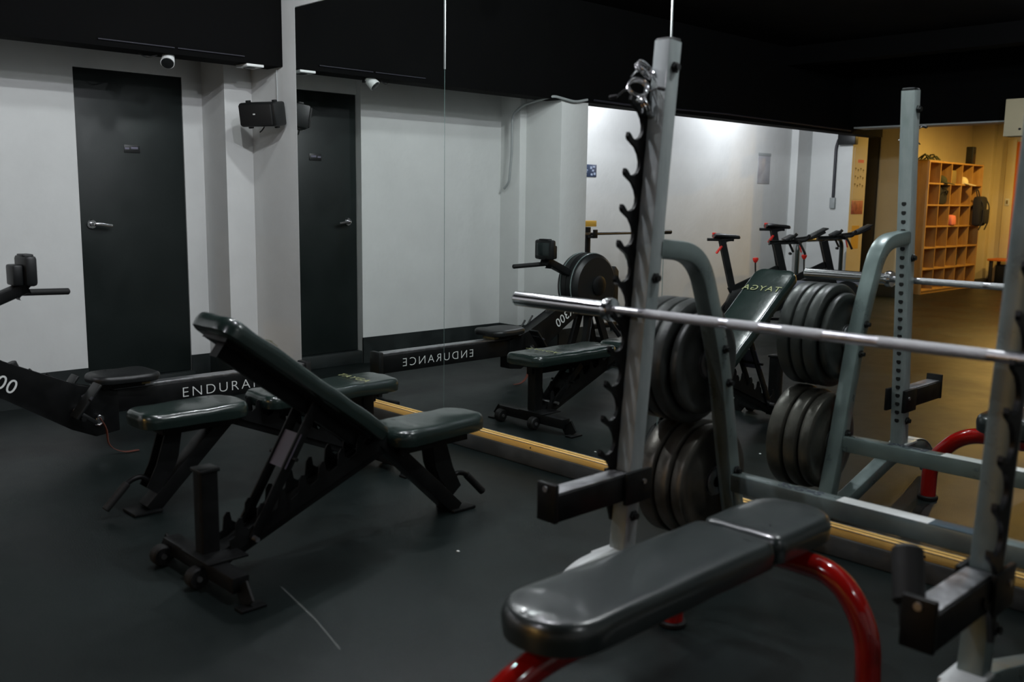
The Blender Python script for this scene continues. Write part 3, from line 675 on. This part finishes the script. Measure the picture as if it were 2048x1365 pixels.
# ================================================================== EXERCISE BIKES
def bike(px, py, sz, label):
    t = thing('exercise_bike', label, 'exercise bike', (px, py, 0), 'exercise bikes by the white wall')
    f = V((.695, -.719, 0)); s = V((.719, .695, 0))
    def P(u, z, v=0): return V((px, py, 0))+f*u+s*v+V((0, 0, z))
    dz = sz-.98
    m = MB(); m.bar(P(.14, .30), P(-.02, .92+dz), .05, .075, .006, s); m.build('seat_post', 'black_steel', t)
    m = MB(); m.bar(P(-.17, .925+dz), P(.10, .925+dz), .035, .03, .004); sd = m.build('seat_slider', 'black_steel', t)
    m = MB(); m.cyl(P(-.10, .94+dz), P(-.10, .975+dz), .012, n=12); m.cyl(P(-.10, .975+dz), P(-.10, .995+dz), .022, n=16, b=.004); m.build('seat_knob', 'red_plastic', sd)
    m = MB(); m.bar(P(-.03, .86+dz, .04), P(-.08, .79+dz, .05), .02, .012, .003); m.build('height_lever', 'red_plastic', t)
    # saddle
    m = MB(); rings = []
    prof = [(-.11, .070, .020, .0), (-.10, .078, .026, .004), (-.05, .076, .028, .004), (0, .055, .026, 0), (.05, .032, .024, -.004), (.11, .022, .022, -.006), (.155, .016, .018, -.010), (.165, .006, .008, -.014)]
    for (u, w_, h_, o_) in prof:
        rings.append([m.bm.verts.new(P(u, sz-.02+o_+h_*math.sin(a), w_*math.cos(a))) for a in [2*PI*k/16 for k in range(16)]])
    for a, b_ in zip(rings, rings[1:]):
        for k in range(16): m.bm.faces.new((a[k], a[(k+1) % 16], b_[(k+1) % 16], b_[k]))
    m.bm.faces.new(rings[0]); m.bm.faces.new(rings[-1]); sa = m.build('saddle', 'black_plastic', t)
    m = MB(); m.tube([P(-.06, sz-.045, .02), P(.0, sz-.06, .02), P(.08, sz-.055, .02), P(.13, sz-.03, .01)], .004, 8); m.build('saddle_rail', 'black_steel', sa)
    m = MB(); m.bar(P(.02, sz-.06), P(.05, .93+dz), .03, .04, .004); m.build('saddle_clamp', 'black_steel', sa)
    # frame
    m = MB(); m.bar(P(.08, .41), P(.56, .645), .055, .045, .006, s); m.build('top_tube', 'black_steel', t)
    m = MB(); m.poly([(.02, .22), (.10, .42), (.40, .50), (.62, .62), (.72, .34), (.60, .22), (.30, .14)], .09, s, (px, py, 0), u=f, b=.01); m.build('drive_cover', 'black_plastic', t)
    m = MB(); m.bar(P(.70, .28), P(.53, .90), .06, .085, .006, s); m.build('front_column', 'black_steel', t)
    m = MB(); m.lathe(P(.80, .31, -.03), s, [(0, .17), (0, .205), (.012, .215), (.045, .215), (.057, .205), (.057, .17)], 44); fy = m.build('flywheel', 'flywheel_grey', t)
    m = MB(); m.cyl(P(.80, .31, -.055), P(.80, .31, .055), .165, n=36, b=.01); m.build('flywheel_disc', 'black_plastic', fy)
    m = MB(); m.cyl(P(.34, .52), P(.33, .70), .008, n=10); m.build('brake_rod', 'black_steel', t)
    m = MB(); m.lathe(P(.33, .70), (0, 0, 1), [(0, .008), (.012, .020), (.035, .030), (.05, .028), (.055, .012)], 20); m.build('brake_knob', 'red_plastic', t)
    # crank and pedals
    m = MB(); m.cyl(P(.36, .32, -.085), P(.36, .32, .085), .02, n=16); m.bar(P(.36, .32, .085), P(.45, .18, .09), .03, .016, .004, s); m.bar(P(.36, .32, -.085), P(.27, .46, -.09), .03, .016, .004, s); cr = m.build('crank', 'brushed', t)
    for u, z, v in ((.45, .18, .135), (.27, .46, -.135)): MB().box(P(u, z, v), (.09, .09, .025), .006, Matrix((f, s, V((0, 0, 1)))).transposed()).build('pedal', 'black_plastic', cr)
    # feet
    m = MB(); m.bar(P(.10, .32), P(-.10, .04), .05, .045, .005, s); m.bar(P(.72, .30), P(.92, .04), .05, .045, .005, s); m.bar(P(-.08, .045), P(.90, .045), .05, .03, .005); m.build('base_frame', 'black_steel', t)
    for u in (-.10, .92): MB().bar(P(u, .032, -.26), P(u, .032, .26), .055, .05, .01).build('floor_foot', 'black_steel', t)
    # handlebars
    P0 = P
    def P(u, z, v=0): return P0(u+.10, z+dz*.3, v*1.1)
    m = MB(); m.bar(P(.36, .905), P(.66, .915), .045, .04, .006); hb = m.build('handlebar_slider', 'black_steel', t)
    m = MB(); m.tube(fillet([P(.70, .99, -.19), P(.66, .94, -.21), P(.62, .93, -.12), P(.62, .93, .12), P(.66, .94, .21), P(.70, .99, .19)], .03), .016, 12); m.build('handlebar', 'black_rubber', hb)
    for v in (-.07, .07):
        m = MB(); m.tube(fillet([P(.60, .935, v), P(.78, .96, v), P(.90, 1.02, v*.8)], .05), .014, 12); m.build('aero_bar', 'black_rubber', hb)
        m = MB(); m.tube(fillet([P(.60, .93, v*2.6), P(.64, .86, v*2.7), P(.67, .80, v*2.7)], .03), .012, 10); m.build('drop_grip', 'black_rubber', hb)
    R_ = Matrix((f, s, V((0, 0, 1)))).transposed() @ Matrix.Rotation(math.radians(-28), 3, 'Y')
    MB().box(P(.84, 1.01, 0), (.20, .17, .014), .004, R_).build('device_tray', 'black_plastic', hb)
    MB().box(P(.55, .955, .0), (.10, .16, .03), .006, R_).build('arm_pad', 'black_plastic', hb)
    m = MB(); m.bar(P(.66, .89, .03), P(.68, .81, .03), .018, .012, .003); m.build('handlebar_lever', 'red_plastic', hb)
    m = MB(); m.cyl(P(.56, .80, .04), P(.56, .80, .075), .014, n=12); m.build('column_knob', 'black_plastic', t)
bike(-5.50, -4.99, .985, 'black exercise bike nearest the mirror, lower saddle, red knobs')
bike(-5.50, -5.96, 1.075, 'black exercise bike behind the first one, higher saddle, beside the tubular frame')
t = thing('dip_frame', 'dark green tubular frame shaped like an upturned U behind the exercise bikes', 'frame', (-5.92, -7.8, 0))
m = MB(); m.tube(fillet([(-5.92, -7.20, .02), (-5.92, -7.20, .86), (-5.92, -8.30, .86), (-5.92, -8.30, .02)], .14, 8), .026, 16); m.build('hoop', 'green_leather', t)
for y in (-7.20, -8.30): MB().bar((-6.2, y, .022), (-5.64, y, .022), .05, .044, .008).build('floor_foot', 'black_steel', t)

# ================================================================== LOBBY
t = thing('cubby_shelf', 'tall wooden cubby shelf with six rows of five open cells in the warm lit lobby', 'shelf', (-6.03, -11.65, 0))
x0, x1, ya, yb = -6.20, -5.85, -12.65, -10.65
m = MB(); m.ext((x0-.012, ya, 0), (x0, yb, 1.93)); m.build('back_panel', 'particle_board', t)
for y in (ya, yb): m = MB(); m.ext((x0, y-.011, 0), (x1, y+.011, 1.93), .001); m.build('side_panel', 'particle_board', t)
for k in range(7):
    z = .05+k*.3115; m = MB(); m.ext((x0, ya+.011, z-.011), (x1-.001, yb-.011, z+.011), .001); m.build('shelf_board', 'particle_board', t)
for k in range(1, 5):
    y = yb-k*.4; m = MB(); m.ext((x0, y-.009, .061), (x1-.004, y+.009, 1.908)); m.build('divider', 'particle_board', t)
m = MB(); m.ext((x1-.03, ya+.011, 0), (x1-.015, yb-.011, .039)); m.build('plinth', 'particle_board', t)
def cap(y, z, m_, label, brim=1):
    t = thing('cap', label, 'cap', (-5.9, y, z), 'caps in the cubby shelf')
    m = MB(); m.lathe((-5.93, y, z), (0, 0, 1), [(0, .085), (.03, .092), (.07, .082), (.10, .055), (.115, .018)], 24); m.build('crown', m_, t)
    m = MB(); m.poly([(.0, -.08), (.06, -.07), (.13, -.035), (.145, 0), (.13, .035), (.06, .07), (.0, .08)], .008, (0, 0, 1), (-5.86, y, z+.012), u=V((1, 0, -.25)), v=V((0, 1, 0))); m.build('brim', m_, t)
zr = lambda k: .062+k*.3115
cap(-11.25, zr(5), 'cap_green', 'dark green cap in the top row of the cubby shelf')
cap(-12.05, zr(5), 'cap_white', 'pale cap in the top row of the cubby shelf')
tag(MB().poly([(-.10, 0), (.10, 0), (.10, .12), (.08, .20), (-.08, .20), (-.10, .12)], .25, (1, 0, 0), (-6.02, -11.65, zr(5)), b=.02).build('folded_cloth', 'khaki'), 'brown folded cloth between the two caps in the top row', 'cloth')
tag(MB().poly([(-.09, 0), (.09, 0), (.10, .10), (.06, .16), (-.07, .15)], .16, (1, 0, 0), (-5.90, -12.02+.42, zr(3)), b=.03).build('pink_cloth', 'fabric_pink'), 'crumpled pink cloth in the middle rows of the cubby shelf', 'cloth')
t = thing('gym_bag', 'dark bag filling the cell below the green cap', 'bag', (-6.0, -11.25, zr(4)))
MB().ext((-6.15, -11.42, zr(4)), (-5.87, -11.08, zr(4)+.26), .05).build('bag_body', 'fabric_black', t)
MB().tube(fillet([(-5.868, -11.35, zr(4)+.14), (-5.84, -11.33, zr(4)+.20), (-5.84, -11.17, zr(4)+.20), (-5.868, -11.15, zr(4)+.14)], .03), .008, 8).build('bag_handle', 'fabric_black', t)
t = thing('backpack', 'black backpack hanging from the right end of the cubby shelf', 'backpack', (-5.76, -12.4, 1.2))
MB().ext((-5.84, -12.56, .98), (-5.70, -12.27, 1.44), .05).build('backpack_body', 'fabric_black', t)
MB().ext((-5.71, -12.52, 1.02), (-5.65, -12.32, 1.24), .025).build('front_pocket', 'fabric_black', t)
MB().tube(fillet([(-5.80, -12.37, 1.42), (-5.83, -12.38, 1.54), (-5.83, -12.46, 1.54), (-5.80, -12.47, 1.42)], .04), .009, 8).build('hang_loop', 'fabric_black', t)
for y in (-12.30, -12.53): MB().tube(fillet([(-5.74, y, 1.42), (-5.67, y, 1.3), (-5.67, y, 1.05), (-5.72, y, .92)], .06), .010, 8).build('shoulder_strap', 'fabric_black', t)
t = thing('bottle', 'small black bottle in the second lowest row of the cubby shelf', 'bottle', (-5.95, -12.05, zr(1)))
m = MB(); m.lathe((-5.95, -12.05, zr(1)), (0, 0, 1), [(0, .036), (.15, .038), (.19, .02), (.20, .018)], 20); m.build('bottle_body', 'fabric_black', t)
m = MB(); m.cyl((-5.95, -12.05, zr(1)+.199), (-5.95, -12.05, zr(1)+.225), .021, n=16); m.build('bottle_cap', 'black_plastic', t)
t = thing('wire_basket', 'low wire basket with tangled dark straps on top of the cubby shelf', 'basket', (-6.0, -11.0, 1.945))
m = MB(); m.ext((-6.15, -11.25, 1.9305), (-5.90, -10.72, 1.95), .004); m.build('basket_tray', 'khaki', t)
for k in range(5):
    y = -10.78-.1*k; m = MB(); m.tube([(-6.1+.03*math.sin(k*3), y, 1.95), (-6.05, y-.03, 2.0+.03*(k % 2)), (-5.98, y+.03, 2.03-.02*(k % 3)), (-5.93, y, 1.95)], .012, 8); m.build('strap_loop', 'cap_green', t)
t = thing('tower_speaker', 'narrow black upright speaker on the right of the shelf top', 'speaker', (-5.95, -12.35, 1.945))
MB().ext((-6.0, -12.41, 1.931), (-5.89, -12.29, 2.20), .01).build('speaker_body', 'black_plastic', t)
MB().cyl((-5.89, -12.35, 2.12), (-5.887, -12.35, 2.12), .035, n=20).build('speaker_cone', 'black_rubber', t)
t = thing('low_table', 'low table with orange wooden top against the lobby end wall', 'table', (-5.6, -13.75, 0))
MB().ext((-5.98, -13.95, .385), (-5.2, -13.5, .42), .004).build('table_top', 'orange_door', t)
for xx in (-5.93, -5.25):
    for yy in (-13.9, -13.55): MB().ext((xx-.025, yy-.025, 0), (xx+.025, yy+.025, .385), .003).build('leg', 'dark_board', t)
tag(MB().ext((-5.88, -13.85, 0), (-5.32, -13.58, .32), .03).build('dark_crate', 'black_plastic'), 'dark crate pushed under the orange table', 'crate')
tag(MB().ext((-6.16, -13.88, 0), (-6.02, -13.2, .07), .02).build('dark_mat', 'fabric_black'), 'dark rolled mat on the lobby floor beside the table', 'mat')
t = thing('light_switch', 'small wall switch plate beside the orange door', 'switch', (-5.93, -14.03, 1.36))
MB().ext((-5.965, -14.04, 1.30), (-5.895, -14.03, 1.42), .002).build('switch_plate', 'white_plastic', t)
MB().ext((-5.945, -14.03, 1.33), (-5.915, -14.024, 1.39), .002).build('switch_rocker', 'khaki', t)
t = thing('beam_box', 'cream painted box fixed on the front of the black cross beam at the lobby opening', 'box', (-3.3, -7.5, 2.2))
MB().ext((-3.76, -7.6, 2.02), (-2.9, -7.40, 2.40), .008).build('box_body', 'wall_cream', t)
MB().cyl((-3.60, -7.40, 2.09), (-3.60, -7.39, 2.09), .012, n=12).build('box_screw', 'dark_board', t)
# marks on the rubber floor
tag(MB().poly([(-2.76, -1.712), (-2.745, -1.708), (-2.47, -1.757), (-2.24, -1.815), (-2.235, -1.822), (-2.45, -1.768)], .0008, (0, 0, 1), (0, 0, .0006), u=V((1, 0, 0)), v=V((0, 1, 0))).build('floor_scratch', 'scratch_grey'), 'thin pale scratch across the rubber floor in front of the incline bench', 'scratch')
for k, (xx, yy, lb) in enumerate(((-2.60, -1.05, 'tiny pale chip of debris on the floor in front of the incline bench foot'), (-3.2, -.42, 'tiny pale chip of debris on the floor near the pine batten'), (-4.15, -2.25, 'tiny pale chip of debris on the floor left of the flat bench'))):
    tag(MB().box((xx, yy, .002), (.012, .008, .004), .001).build('debris_chip', 'white_plastic'), lb, 'debris', 'specks of debris on the floor')
